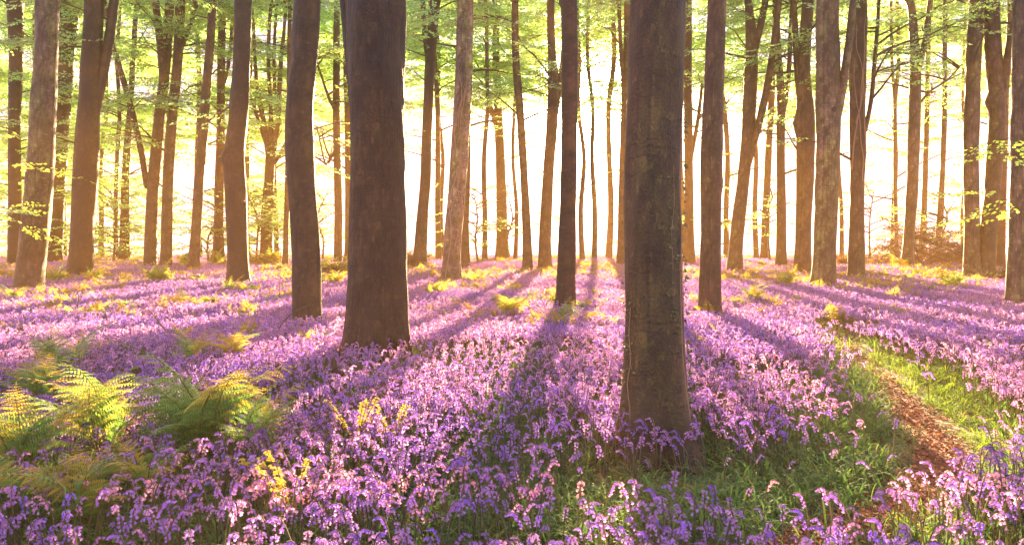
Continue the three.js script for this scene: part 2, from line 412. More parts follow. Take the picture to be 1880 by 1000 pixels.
tree('leaning dark beech with yellow leaves at its foot and a second stem above', [[142, 520, 42], [150, 440, 40], [158, 300, 40], [166, 150, 36], [174, 0, 33]], { bark: DARK, flare: 0.25, limbs: [[[172, 210, 20], [184, 140, 18], [196, 60, 17], [201, 0, 16]]], branches: 12, low: 7 });
tree('pale grey beech with cracked bark and a wide foot, near the picture edge', [[46, 545, 52], [56, 480, 46], [68, 370, 44], [76, 240, 43], [82, 120, 38], [86, 0, 38]], { bark: PALE, flare: 0.35, branches: 10, low: 6.5, twigs: [[20, 350, 18], [18, 412, 18], [40, 368, 18], [8, 380, 18.2], [30, 240, 18], [16, 300, 18]] });
tree('slanting beech right behind the pale cracked trunk', [[96, 490, 30], [101, 400, 29], [110, 280, 27], [122, 140, 28], [136, 0, 31]], { bark: DARK, limbs: [[[106, 230, 14], [104, 120, 14], [112, 60, 12], [118, 20, 10]]], branches: 16, low: 5, twigs: [[100, 305, 24], [104, 318, 24], [98, 330, 24], [96, 290, 24]] });
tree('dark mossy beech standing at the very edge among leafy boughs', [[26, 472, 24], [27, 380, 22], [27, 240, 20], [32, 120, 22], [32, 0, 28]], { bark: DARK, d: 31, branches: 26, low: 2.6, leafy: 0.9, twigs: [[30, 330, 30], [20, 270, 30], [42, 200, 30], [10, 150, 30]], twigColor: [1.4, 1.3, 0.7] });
tree('clustered beech with a long bare arm reaching up and away', [[274, 478, 22], [276, 400, 21], [282, 300, 20], [290, 200, 18], [300, 110, 17], [306, 0, 16]], { bark: MID, d: 31, low: 4, branches: 26, limbs: [[[268, 345, 11], [256, 265, 11], [240, 190, 11], [222, 120, 10], [206, 60, 9], [200, 0, 9]], [[294, 150, 12], [289, 70, 13], [281, 0, 13]]] });
tree('beech forking near the top, close beside the clustered beech', [[303, 478, 21], [305, 400, 19], [308, 290, 18], [317, 180, 17], [324, 100, 17], [327, 0, 17]], { bark: MID, d: 30, low: 4, branches: 24, limbs: [[[321, 110, 9], [338, 70, 8], [352, 30, 8], [362, 0, 7]]] });
tree('slim leaning beech beside the bright gap in the leaves', [[352, 487, 20], [360, 410, 18], [368, 300, 17], [378, 180, 17], [388, 60, 15], [393, 0, 14]], { bark: MID, low: 5, branches: 20, d: 28 });
tree('straight brown beech with a thin fork, behind the burled one', [[400, 474, 22], [400, 380, 17], [402, 250, 15], [402, 120, 14], [406, 0, 13]], { bark: MID, d: 34, low: 4, branches: 22, limbs: [[[407, 150, 7], [417, 110, 7], [422, 0, 6]]] });
tree('thin beech fading in the pale green haze', [[228, 470, 20], [230, 380, 15], [233, 290, 13], [242, 180, 10], [250, 60, 9], [254, 0, 8]], { bark: MID, d: 38, low: 3, branches: 26, leafy: 0.8 });
tree('many armed beech whose limbs spread like a fan', [[488, 470, 24], [490, 400, 20], [495, 320, 18], [498, 270, 19]], { bark: MID, d: 36, stop: 1, low: 4, branches: 34, spread: 0.9, limbs: [[[495, 285, 14], [484, 220, 9], [472, 150, 7], [468, 70, 6], [462, 0, 6]], [[498, 280, 13], [496, 200, 8], [490, 110, 7], [494, 0, 6]], [[501, 280, 13], [512, 215, 9], [516, 130, 8], [524, 60, 6], [528, 0, 6]], [[494, 275, 10], [476, 225, 6], [462, 180, 5], [450, 120, 4]], [[503, 300, 8], [520, 270, 5], [534, 210, 4], [540, 150, 3]]] });
tree('thin beech half hidden behind the bent twig beech', [[523, 508, 11], [524, 420, 10], [526, 320, 9], [527, 200, 8], [529, 0, 8]], { bark: MID, d: 32, branches: 16, low: 4 });
tree('slender beech rising from a low dark bramble', [[620, 474, 16], [620, 380, 15], [617, 280, 14], [615, 150, 13], [615, 0, 11]], { bark: MID, d: 35, branches: 24, low: 4, limbs: [[[620, 215, 6], [606, 185, 5], [592, 140, 4], [580, 100, 3]], [[615, 270, 5], [596, 300, 4], [582, 255, 3], [574, 228, 3]]] });
tree('orange hazed beech just behind the thickest trunk', [[640, 472, 17], [640, 350, 15], [638, 220, 14], [634, 90, 13], [632, 0, 13]], { bark: MID, d: 37, branches: 20, low: 4 });
tree('slanting dark beech forked high up, dark bush at its foot', [[768, 499, 27], [773, 430, 22], [781, 330, 19], [786, 220, 18], [791, 110, 19], [801, 0, 20]], { bark: [0.12, 0.085, 0.05], low: 5, branches: 18, limbs: [[[788, 120, 10], [782, 60, 9], [781, 0, 8]]] });
const vineBeech = tree('pinkish grey beech wrapped in bare climbing vines', [[828, 528, 40], [830, 460, 33], [838, 350, 32], [846, 230, 33], [852, 100, 31], [854, 0, 29]], { bark: [0.33, 0.23, 0.19], flare: 0.2, low: 6, branches: 12 });
tree('orange beech half hidden behind the vine wrapped one', [[854, 494, 17], [854, 400, 15], [857, 300, 14], [858, 150, 13], [860, 0, 12]], { bark: MID, d: 29, branches: 16, low: 5 });
tree('hazy orange beech veiled by pale leaves, left of two slim neighbours', [[922, 480, 26], [921, 400, 20], [918, 280, 17], [913, 160, 14], [910, 60, 12]], { bark: MID, d: 42, branches: 26, low: 3, leafy: 0.75, limbs: [[[919, 260, 10], [906, 215, 8], [896, 170, 6], [890, 120, 5]]] });
tree('slim curving beech with an orange lower trunk', [[969, 496, 19], [967, 420, 16], [962, 320, 14], [955, 210, 14], [947, 110, 14], [946, 0, 12]], { bark: MID, d: 28, branches: 14, low: 5 });
tree('orange beech forking beside the sun', [[1000, 491, 24], [1002, 400, 22], [1008, 300, 20], [1014, 220, 21], [1016, 160, 20], [1012, 80, 15], [1011, 0, 14]], { bark: MID, d: 29, branches: 12, low: 5, limbs: [[[1019, 200, 13], [1030, 140, 11], [1036, 80, 9], [1040, 20, 8]]] });
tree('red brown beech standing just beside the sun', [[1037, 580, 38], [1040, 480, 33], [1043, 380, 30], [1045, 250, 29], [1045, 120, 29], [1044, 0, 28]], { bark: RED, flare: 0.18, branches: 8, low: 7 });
tree('twin stemmed faint beech tucked behind the ivy clad trunk', [[1140, 484, 15], [1141, 400, 14], [1143, 300, 13], [1147, 170, 13], [1150, 0, 13]], { bark: MID, d: 33, branches: 14, low: 5, limbs: [[[1146, 190, 8], [1140, 110, 8], [1136, 50, 7], [1134, 0, 7]]] });
tree('straight orange beech seen between two dark trunks', [[1265, 492, 24], [1266, 400, 18], [1266, 280, 16], [1265, 150, 15], [1266, 0, 14]], { bark: MID, d: 34, branches: 18, low: 4, limbs: [[[1270, 290, 8], [1280, 240, 7], [1288, 190, 6], [1294, 140, 5]]] });
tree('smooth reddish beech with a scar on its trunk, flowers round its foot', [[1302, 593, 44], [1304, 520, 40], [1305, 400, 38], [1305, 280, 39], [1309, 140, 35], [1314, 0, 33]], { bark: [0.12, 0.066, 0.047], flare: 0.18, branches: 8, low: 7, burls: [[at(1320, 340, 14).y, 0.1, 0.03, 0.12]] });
tree('orange leaning beech that forks into three high arms', [[1348, 502, 30], [1354, 420, 25], [1364, 330, 22], [1372, 240, 23], [1376, 150, 24], [1378, 90, 22], [1370, 0, 13]], { bark: MID, d: 27, branches: 20, low: 5, limbs: [[[1364, 330, 14], [1382, 260, 13], [1398, 190, 13], [1410, 110, 12], [1420, 0, 11]], [[1379, 110, 14], [1390, 60, 13], [1400, 0, 12]]] });
tree('fainter of two thin beeches behind the three armed one', [[1405, 490, 17], [1406, 400, 14], [1410, 280, 12], [1416, 150, 11], [1420, 0, 9]], { bark: MID, d: 40, branches: 22, low: 3.4, leafy: 0.75 });
tree('thin hazy beech with upright twin arms and pale boughs', [[1435, 496, 20], [1434, 400, 17], [1432, 280, 15], [1431, 180, 15], [1424, 80, 12], [1418, 0, 10]], { bark: MID, d: 31, branches: 24, low: 3.4, leafy: 0.7, limbs: [[[1434, 220, 9], [1446, 150, 9], [1452, 70, 8], [1456, 0, 7]]] });
tree('beech with a knobbly burl, pressed close to a broader trunk', [[1473, 510, 32], [1475, 430, 29], [1478, 320, 30], [1477, 230, 33], [1474, 120, 22], [1480, 0, 20]], { bark: MID, burls: [[at(1458, 212, 25).y, Math.PI, 0.12, 0.2]], branches: 14, low: 5, limbs: [[[1472, 220, 14], [1464, 130, 12], [1461, 60, 11], [1458, 0, 11]]] });
const studded = tree('broad beech with ivy leaves studding its lower trunk', [[1511, 536, 46], [1513, 470, 41], [1517, 360, 42], [1519, 240, 42], [1517, 120, 41], [1517, 0, 40]], { bark: [0.2, 0.14, 0.105], flare: 0.2, branches: 10, low: 6.5, limbs: [[[1530, 235, 16], [1540, 170, 15], [1550, 80, 13], [1555, 0, 12]]] });
const creeper = tree('straight beech with twisted creepers round its upper trunk', [[1572, 523, 30], [1574, 440, 27], [1576, 330, 24], [1577, 270, 27], [1577, 180, 28], [1578, 80, 29], [1580, 0, 28]], { bark: MID, branches: 18, low: 4.5, limbs: [[[1590, 240, 9], [1604, 180, 8], [1612, 110, 7], [1622, 0, 6]]] });
tree('leaning pale beech rising out of the dark red bush', [[1664, 497, 22], [1672, 420, 19], [1679, 330, 20], [1684, 230, 20], [1688, 130, 19], [1686, 80, 16], [1680, 0, 14]], { bark: [0.24, 0.16, 0.125], d: 30, branches: 16, low: 4, limbs: [[[1690, 140, 10], [1697, 80, 10], [1701, 0, 9]], [[1692, 190, 4], [1712, 165, 4], [1734, 150, 3], [1757, 122, 2]]] });
tree('slender beech with wavy trunk beyond the dark red bush', [[1722, 486, 12], [1726, 400, 11], [1730, 300, 9], [1732, 180, 9], [1731, 80, 8], [1729, 0, 7]], { bark: MID, d: 37, branches: 18, low: 4 });
tree('thin faint trunk just behind the leaning pale beech', [[1692, 484, 11], [1697, 380, 10], [1700, 260, 9], [1702, 130, 8], [1706, 0, 8]], { bark: MID, d: 41, branches: 16, low: 4 });
tree('straight brown beech paired with a crooked one', [[1787, 520, 32], [1786, 440, 27], [1784, 340, 26], [1786, 220, 26], [1790, 100, 25], [1796, 0, 24]], { bark: [0.18, 0.125, 0.085], branches: 12, low: 6 });
tree('crooked beech with a swollen elbow and two high arms', [[1810, 520, 32], [1815, 440, 28], [1824, 340, 26], [1832, 250, 28], [1834, 180, 27], [1828, 90, 27], [1825, 0, 28]], { bark: MID, burls: [[at(1820, 178, 23).y, Math.PI, 0.16, 0.2]], branches: 14, low: 5, limbs: [[[1838, 190, 16], [1846, 120, 16], [1852, 60, 17], [1858, 0, 17]]] });
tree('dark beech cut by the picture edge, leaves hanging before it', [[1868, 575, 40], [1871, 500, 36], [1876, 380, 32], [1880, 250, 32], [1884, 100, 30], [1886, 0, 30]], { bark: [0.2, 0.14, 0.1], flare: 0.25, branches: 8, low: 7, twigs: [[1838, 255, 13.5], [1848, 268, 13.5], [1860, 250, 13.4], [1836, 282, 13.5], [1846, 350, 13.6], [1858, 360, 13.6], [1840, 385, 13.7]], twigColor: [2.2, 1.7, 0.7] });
tree('thin trunk between the crooked beech and the edge', [[1838, 502, 14], [1841, 400, 12], [1846, 280, 11], [1850, 150, 10], [1858, 0, 10]], { bark: MID, d: 30, branches: 18, low: 4 });

// far trunks past the crest, dissolving in the light
const FAR = [
  [185, 9, 'just past the leaning dark beech'],
  [365, 10, 'behind the slim leaning beech'],
  [455, 10, 'next to the burled beech, on its sunny side'],
  [508, 8, 'touching the fan limbed beech'],
  [805, 10, 'between the slanting forked beech and the vine wrapped one'],
  [815, 8, 'hugging the vine wrapped beech'],
  [890, 9, 'halfway from the vine wrapped pair to the veiled beech'],
  [945, 7, 'between the veiled beech and the slim curving one'],
  [1070, 9, 'just past the red brown beech, under the sun'],
  [1091, 9, 'straight below the sun'],
  [1117, 11, 'below the sun, nearer to the ivy beech'],
  [1250, 9, 'at the sunny edge of the ivy beech'],
  [1335, 10, 'between the scarred beech and the three armed one'],
  [1390, 9, 'just past the three armed beech'],
  [1546, 7, 'in the white gap after the broad studded beech'],
  [1640, 9, 'at the near side of the dark red bush'],
  [1648, 7, 'rising from the dark red bush rim'],
  [1770, 7, 'just before the paired straight beech'],
  [60, 9, 'behind the pale cracked beech'],
  [118, 8, 'between the slanting and the leaning dark beech'],
  [212, 8, 'before the thin beech in the green haze'],
  [1905, 10, 'beyond the picture edge beech'],
];
FAR.forEach(([x, w, where]) => {
  reseed(x + 900);
  const d = R(38, 46), s = R(-12, 12), y = 478;
  tree('slender hazy far trunk ' + where, [[x, y, w * 1.15], [x + s * 0.25 + R(-4, 4), 390, w], [x + s * 0.2 + R(-5, 5), 290, w * 0.9], [x + s * 0.6 + R(-5, 5), 200, w * 0.86], [x + s + R(-5, 5), 110, w * 0.8], [x + s * 1.3, 0, w * 0.65]], { d, bark: MID, low: 3.2, branches: 15, group: 'slender distant beech trunks at the edge of the wood', spread: 1.1, leafy: 0.55 });
});

// pale boughs of the valley wood beyond the crest
{
  reseed(41);
  const g = new THREE.Group();
  tag(g, 'pale green boughs of the wood beyond the crest', 'foliage', null, 'stuff').name = 'distant_foliage';
  scene.add(g);
  const lists = FARSPRAYS.map(() => []);
  for (let i = 0; i < 30000; i++) {
    const px = R(-160, 2040), py = R(-12, 478), d = R(40, 53), p = at(px, py, d), n = fbm(px / 95, py / 34, 81, 4);
    if (p.y < ground(p.x, p.z) + 0.3) continue;
    if (rnd() > leafiness(px, py) * 0.95 * smoothstep(n, 0.34, 0.54)) continue;
    const br = R(0.7, 1.3);
    lists[i % 3].push([place(p, R(-0.2, 0.2), R(0, 6.3), R(-0.3, 0.2), R(0.8, 1.4)), [br * R(0.9, 1.3), br, br * R(0.8, 1.3)]]);
  }
  lists.forEach((l, i) => instanced('leaves', FARSPRAYS[i], leafMat, l, g));
}
// understorey saplings on the crest
[[205, 'leafy sapling at the dark side of the wood'], [385, 'low bright sapling under the gap in the leaves'], [468, 'low sapling beside the fan limbed beech'], [590, 'pale sapling between the bent twig beech and the thickest trunk'], [880, 'pale sapling behind the vine wrapped beech'], [935, 'golden sapling at the foot of the veiled beech'], [1305, 'sapling glowing behind the scarred beech'], [1415, 'sapling with wide pale layers under the twin armed beech'], [1600, 'sparse sapling in front of the white gap'], [1735, 'thin sapling beside the dark red bush'], [1868, 'sapling crowding the picture edge']].forEach(([x, label], i) => {
  reseed(x);
  const d = R(34, 43);
  tree(label, [[x, 478, 4], [x + R(-8, 8), 440, 3.4], [x + R(-14, 14), 400, 2.8], [x + R(-18, 18), 350, 1.5]], { name: 'beech_sapling', d, stop: 1, low: 0.5, branches: 40, spread: 0.62, sprays: 4, leafy: 1.15 });
});

// ---------------------------------------------------------------- bluebells, grass, litter
const petalMat = foliage('bluebell_petal', 0.7, 1), bladeMat = foliage('bluebell_leaf', 0.5, 0.9);
const GREENS = [[0.15, 0.27, 0.045], [0.11, 0.23, 0.05], [0.2, 0.29, 0.05], [0.09, 0.2, 0.045]];
const VIOLETS = [[0.68, 0.36, 0.78], [0.8, 0.49, 0.8], [0.86, 0.46, 0.72], [0.58, 0.3, 0.8]];
function bell(b, x, y, z, yaw, droop, s, c, rich) { // one nodding bell: a narrow tube and pointed petals curling back
  const ax = V(Math.cos(yaw) * Math.cos(droop), -Math.sin(droop), Math.sin(yaw) * Math.cos(droop)), u = V(0, 1, 0).addScaledVector(ax, -ax.y).normalize(), w = ax.clone().cross(u);
  const n = rich ? 6 : 4, rings = rich ? [[0, 0.002], [0.006, 0.0058], [0.0145, 0.0058]] : [[0, 0.0025], [0.014, 0.0068]];
  const pt = (h, r, e, k) => b.v(x + ax.x * h * s + (u.x * Math.cos(e) + w.x * Math.sin(e)) * r * s, y + ax.y * h * s + (u.y * Math.cos(e) + w.y * Math.sin(e)) * r * s, z + ax.z * h * s + (u.z * Math.cos(e) + w.z * Math.sin(e)) * r * s, [c[0] * k, c[1] * k, c[2] * k]);
  const rows = rings.map(([h, r], i) => { const row = []; for (let j = 0; j < n; j++) row.push(pt(h, r, (j / n) * 6.2832, 0.8 + 0.1 * i)); return row; });
  for (let i = 0; i + 1 < rows.length; i++) for (let j = 0; j < n; j++) b.q(rows[i][j], rows[i][(j + 1) % n], rows[i + 1][(j + 1) % n], rows[i + 1][j]);
  const last = rows.at(-1);
  for (let j = 0; j < n; j++) {
    const e = ((j + 0.5) / n) * 6.2832;
    if (rich) { const a = pt(0.019, 0.0098, e - 0.2, 1.05), d = pt(0.019, 0.0098, e + 0.2, 1.05); b.q(last[j], last[(j + 1) % n], d, a); b.t(a, d, pt(0.0165, 0.0145, e, 1.15)); }
    else b.t(last[j], last[(j + 1) % n], pt(0.021, 0.0135, e, 1.1));
  }
}
function stalk(h, yaw, lean) { // the arching stem as a curve
  const c = Math.cos(yaw), s = Math.sin(yaw), p = (a, y) => V(c * a, y, s * a);
  return new THREE.CatmullRomCurve3([p(0, -0.03), p(lean * 0.15, h * 0.45), p(lean * 0.45, h * 0.8), p(lean * 0.85, h * 0.98), p(lean * 1.25, h * 0.95)]);
}
function bellsOn(curve, n, yaw, s) { // [position, yaw, droop, size]
  const out = [];
  for (let i = 0; i < n; i++) {
    const t = lerp(0.5, 1, (i + 0.5) / n), p = curve.getPoint(t), side = yaw + (i % 2 ? 1 : -1) * R(0.3, 1.5), o = 0.012 * s;
    out.push([p.x + Math.cos(side) * o, p.y - 0.004, p.z + Math.sin(side) * o, side, R(0.7, 1.3), s * lerp(1.12, 0.75, i / n) * R(0.9, 1.1)]);
  }
  return out;
}
function blade(b, x, z, yaw, len, wid, c, lift = 1, n = 4) {
  let prev = null;
  const cy = Math.cos(yaw), sy = Math.sin(yaw), curl = R(0.8, 1.5) / lift;
  for (let i = 0; i <= n; i++) {
    const t = i / n, a = len * 0.75 * Math.sin(t * curl * 0.9), y = len * (t * 0.95 - 0.62 * curl * t * t) * lift + (i ? 0 : -0.02), w = (wid / 2) * (i === n ? 0.05 : 1 - 0.35 * t * t), k = 0.75 + 0.35 * t, cc = [c[0] * k, c[1] * k, c[2] * k];
    const l = b.v(x + cy * a - sy * w, y, z + sy * a + cy * w, cc), r = b.v(x + cy * a + sy * w, y - w * 0.4, z + sy * a - cy * w, cc);
    if (prev) b.q(prev[0], prev[1], r, l);
    prev = [l, r];
  }
}
const STEM = [0.2, 0.2, 0.07];
function plantBag(b, x, z, rich, leaves, tint, hscale = 1) {
  const h = R(0.2, 0.3) * hscale, yaw = R(0, 6.3), c = stalk(h, yaw, R(0.03, 0.08));
  const shift = (p) => [p.x + x, p.y, p.z + z];
  b.tube(c.getPoints(rich ? 6 : 3).map(shift), 0.0035, 0.002, 3, STEM);
  for (const [px, py, pz, a, dr, s] of bellsOn(c, rich ? Math.round(R(12, 19)) : 11, yaw, rich ? 0.54 : 0.72)) { const g = R(0.85, 1.2); bell(b, px + x, py, pz + z, a, dr, s, [tint[0] * g, tint[1] * g, tint[2] * g], rich); }
  for (let i = 0; i < leaves; i++) blade(b, x + R(-0.02, 0.02), z + R(-0.02, 0.02), R(0, 6.3), R(0.13, 0.24), R(0.006, 0.011), pick(GREENS), 1.15, rich ? 5 : 3);
}
reseed(11);
const NEAR = [0, 1, 2, 3, 4, 5].map((i) => { const b = new Bag(); plantBag(b, 0, 0, true, 3, VIOLETS[i % 4]); return b.build(); });
const MID_CLUMPS = [0, 1, 2].map((i) => { const b = new Bag(); for (let k = 0; k < 6; k++) plantBag(b, R(-0.17, 0.17), R(-0.17, 0.17), false, 2, pick(VIOLETS)); return b.build(); });
const FAR_CLUMPS = [0, 1].map((i) => { const b = new Bag(); for (let k = 0; k < 9; k++) plantBag(b, R(-0.3, 0.3), R(-0.3, 0.3), false, 1, pick(VIOLETS)); return b.build(); });
const TUFTS = [0, 1, 2].map((i) => { const b = new Bag(); for (let k = 0; k < 11; k++) blade(b, R(-0.05, 0.05), R(-0.05, 0.05), R(0, 6.3), R(0.12, 0.27), R(0.005, 0.01), pick(GREENS), R(0.75, 1.25), 5); return b.build(); });

function bloom(p) { // share of flowers at a place
  const [pd, , edge] = pathDistance(p.x, p.z);
  if (pd < 1.15 && !(p.z > -3.75 && rnd() < 0.25)) return 0;
  let k = 1;
  const q = project(p);
  if (q) {
    k -= 0.93 * Math.min(1, 1.3 * blob(q[0], q[1], 1330, 950, 260, 75)) + 0.8 * blob(q[0], q[1], 1540, 840, 150, 75) + 0.5 * blob(q[0], q[1], 1080, 960, 160, 70);
    k -= 0.6 * blob(q[0], q[1], 220, 850, 150, 60) + 0.5 * blob(q[0], q[1], 380, 880, 100, 50) + 0.4 * blob(q[0], q[1], 60, 900, 110, 70);
    k -= 0.9 * blob(q[0], q[1], 1730, 720, 60, 50) + 0.9 * blob(q[0], q[1], 1790, 800, 60, 60) + 0.85 * blob(q[0], q[1], 1600, 665, 60, 40) + 0.6 * blob(q[0], q[1], 1650, 860, 70, 60);
  }
  if (edge < 0.6) k *= q && q[1] > 905 ? 0.4 + edge : 0.04 + 1.6 * Math.max(0, edge - 0.12);
  return clamp(k, 0.02, 1) * (0.42 + 0.68 * smoothstep(fbm(p.x * 1.1, p.z * 1.1, 91), 0.36, 0.56));
}
const free = (x, z, m = 0.05) => trunkSpots.every(([a, b, r]) => (x - a) ** 2 + (z - b) ** 2 > (r + m) ** 2 && ((x - a) ** 2 * 1.3 + (z - b - 0.4) ** 2 > (r + 0.25) ** 2 || rnd() < 0.5));
const hue = (x, z) => { const n = fbm(x * 0.5 + 40, z * 0.5, 95), m = rnd(), g = R(0.85, 1.2), p = 0.9 * smoothstep(n + (m - 0.5) * 0.5, 0.45, 0.75), v = smoothstep(n + (m - 0.5) * 0.4, 0.5, 0.3); return v > 0.02 ? [g * (1 - 0.3 * v), g * (1 - 0.3 * v), g * (1 - 0.05 * v)] : [g * (1 + 0.45 * p), g * (1 + 0.6 * p), g * (1 - 0.02 * p)]; };
const HALF = 0.684;
function scatter(d0, d1, perM2, margin, f) {
  const area = HALF * (d1 * d1 - d0 * d0) + 2 * margin * (d1 - d0), n = Math.round(area * perM2);
  for (let i = 0; i < n; i++) {
    let d, hw;
    do { d = R(d0, d1); hw = HALF * d + margin; } while (rnd() > hw / (HALF * d1 + margin));
    const x = R(-hw, hw), z = -d;
    f(V(x, ground(x, z), z), d);
  }
}
reseed(21);
const nearPlants = [], midPlants = MID_CLUMPS.map(() => []), farPlants = FAR_CLUMPS.map(() => []), tufts = TUFTS.map(() => []);
scatter(2.4, 9.5, 330, 1.2, (p) => { if (rnd() < bloom(p) && free(p.x, p.z, -0.02)) nearPlants.push(p); });
scatter(9.5, 22, 74, 1.5, (p) => { if (rnd() < bloom(p) && free(p.x, p.z, 0.1)) pick(midPlants).push([place(p, R(-0.1, 0.1), R(0, 6.3), R(-0.1, 0.1), R(0.85, 1.2)), hue(p.x, p.z)]); });
scatter(22, 58, 24, 3, (p) => { if (rnd() < bloom(p) && free(p.x, p.z, 0.15)) pick(farPlants).push([place(p, R(-0.1, 0.1), R(0, 6.3), R(-0.1, 0.1), R(0.85, 1.25)), hue(p.x, p.z)]); });
scatter(2.4, 9.5, 190, 1.2, (p) => {
  const [pd, bank, edge] = pathDistance(p.x, p.z);
  if (pd < 1.08 || (edge < 0.16 && rnd() < 0.75) || !free(p.x, p.z, -0.02)) return;
  const verge = bank > 0 && edge < 1.1 ? 1 : 0, k = 1 - bloom(p);
  if (rnd() > 0.5 + 0.5 * k + verge) return;
  const w = R(0.8, 1.2);
  pick(tufts).push([place(p, verge ? R(0.3, 0.8) : R(-0.25, 0.25), R(0, 6.3), R(-0.25, 0.25), R(0.75, 1.2) * (verge ? 0.75 : 1), R(0.7, 1.1) * (verge ? 0.7 : 1)), verge ? [w * 1.7, w * 1.4, w * 0.8] : [w, w, w]]);
});
scatter(9.5, 48, 16, 1.5, (p) => { const [pd] = pathDistance(p.x, p.z); const lush = smoothstep(fbm(p.x * 0.7 + 7, p.z * 0.7, 97), 0.42, 0.6); if (pd > 1 && free(p.x, p.z) && rnd() < 0.3 + 0.7 * lush) pick(tufts).push([place(p, R(-0.25, 0.25), R(0, 6.3), R(-0.25, 0.25), R(1.15, 1.7)), [R(1.3, 2.2) + (p.z < -20 ? 0.7 : 0), R(1.2, 1.7) + (p.z < -20 ? 0.3 : 0), 1]]); });

{ // the nearest bluebells stand one by one; the rest is the carpet
  const seen = nearPlants.map((p) => [p, project(p)]).filter(([, q]) => q && q[0] > 8 && q[0] < 1872 && q[1] < 1010).sort((a, b) => a[1][2] - b[1][2]);
  const single = new Set(seen.slice(0, 260).map(([p]) => p));
  const protos = [0, 1, 2, 3, 4, 5, 6, 7].map((i) => {
    const root = new THREE.Group(), yaw = R(0, 6.3), h = R(0.21, 0.3), c = stalk(h, yaw, R(0.03, 0.08)), tint = VIOLETS[i % 4], sb = new Bag();
    sb.tube(c.getPoints(7).map((p) => [p.x, p.y, p.z]), 0.0036, 0.002, 5, STEM);
    mesh('stem', sb.build(), petalMat, root);
    for (const [x, y, z, a, dr, s] of bellsOn(c, 13 + (i % 5), yaw, 0.57)) { const bb = new Bag(), g = R(0.85, 1.2); bell(bb, x, y, z, a, dr, s, [tint[0] * g * (i > 4 ? 1.2 : 1), tint[1] * g * (i > 4 ? 1.2 : 1), tint[2] * g], true); mesh('bell', bb.build(), petalMat, root); }
    for (let k = 0; k < 3; k++) { const lb = new Bag(); blade(lb, R(-0.02, 0.02), R(-0.02, 0.02), R(0, 6.3), R(0.14, 0.24), R(0.007, 0.011), pick(GREENS), 1.15, 6); mesh('leaf', lb.build(), bladeMat, root); }
    return root;
  });
  let i = 0;
  for (const p of single) {
    const r = protos[i % 8].clone(), q = project(p), [, , edge] = pathDistance(p.x, p.z);
    r.name = numbered('bluebell');
    r.position.copy(p);
    r.rotation.set(R(-0.12, 0.12), R(0, 6.3), R(-0.12, 0.12));
    r.scale.setScalar(R(0.85, 1.2));
    const [label, group] = edge < 0.8 ? ['violet bluebell with nodding bells standing near the earth path', 'bluebells near the earth path'] : q[0] < 520 ? ['violet bluebell with nodding bells growing beside the big green ferns', 'bluebells beside the ferns'] : q[0] < 940 ? ['violet bluebell with nodding bells among the yellow leaved sprigs', 'bluebells among the yellow sprigs'] : ['violet bluebell with nodding bells in green grass before the ivy beech', 'bluebells before the ivy beech'];
    tag(r, label, 'bluebell', group);
    scene.add(r);
    i++;
  }
  const carpet = tag(new THREE.Group(), 'violet bluebell carpet covering the woodland floor', 'bluebells', null, 'stuff');
  carpet.name = 'bluebell_carpet';
  scene.add(carpet);
  const lists = NEAR.map(() => []);
  for (const p of nearPlants) if (!single.has(p)) pick(lists).push([place(p, R(-0.14, 0.14), R(0, 6.3), R(-0.14, 0.14), R(0.8, 1.25)), hue(p.x, p.z)]);
  lists.forEach((l, k) => instanced('flowers', NEAR[k], petalMat, l, carpet));
  midPlants.forEach((l, k) => instanced('flowers', MID_CLUMPS[k], petalMat, l, carpet));
  farPlants.forEach((l, k) => instanced('flowers', FAR_CLUMPS[k], petalMat, l, carpet));
  const grass = tag(new THREE.Group(), 'green strap leaved grass between the bluebells', 'grass', null, 'stuff');
  grass.name = 'grass';
  scene.add(grass);
  tufts.forEach((l, k) => instanced('tufts', TUFTS[k], bladeMat, l, grass));
}
{ // dead leaves and crumbs on the path
  reseed(61);
  const b = new Bag();
  leafInto(b, [-0.025, 0.006, 0], 0, 0.05, 0.028, [1, 1, 1], 0.35);
  const g = b.build(), list = [];
  for (let i = 0; i < 7500; i++) {
    const k = pick(PATHPTS), side = V(-k.t.z, 0, k.t.x).normalize(), e = R(-1.25, 1.25) * k.w, x = k.p.x + side.x * e + R(-0.1, 0.1), z = k.p.z + side.z * e + R(-0.1, 0.1);
    const t = rnd();
    list.push([place(V(x, ground(x, z) + 0.016 + R(0, 0.012), z), R(-0.5, 0.5), R(0, 6.3), R(-0.5, 0.5), R(0.2, 0.62)), t < 0.4 ? [0.3, 0.11, 0.045] : t < 0.82 ? [0.12, 0.055, 0.03] : [0.45, 0.22, 0.09]]);
  }
  tag(instanced('leaf_litter', g, foliage('dead_leaf', 0.15, 0.9), list), 'brown dead leaves strewn over the earth path', 'dead leaves', null, 'stuff');
}

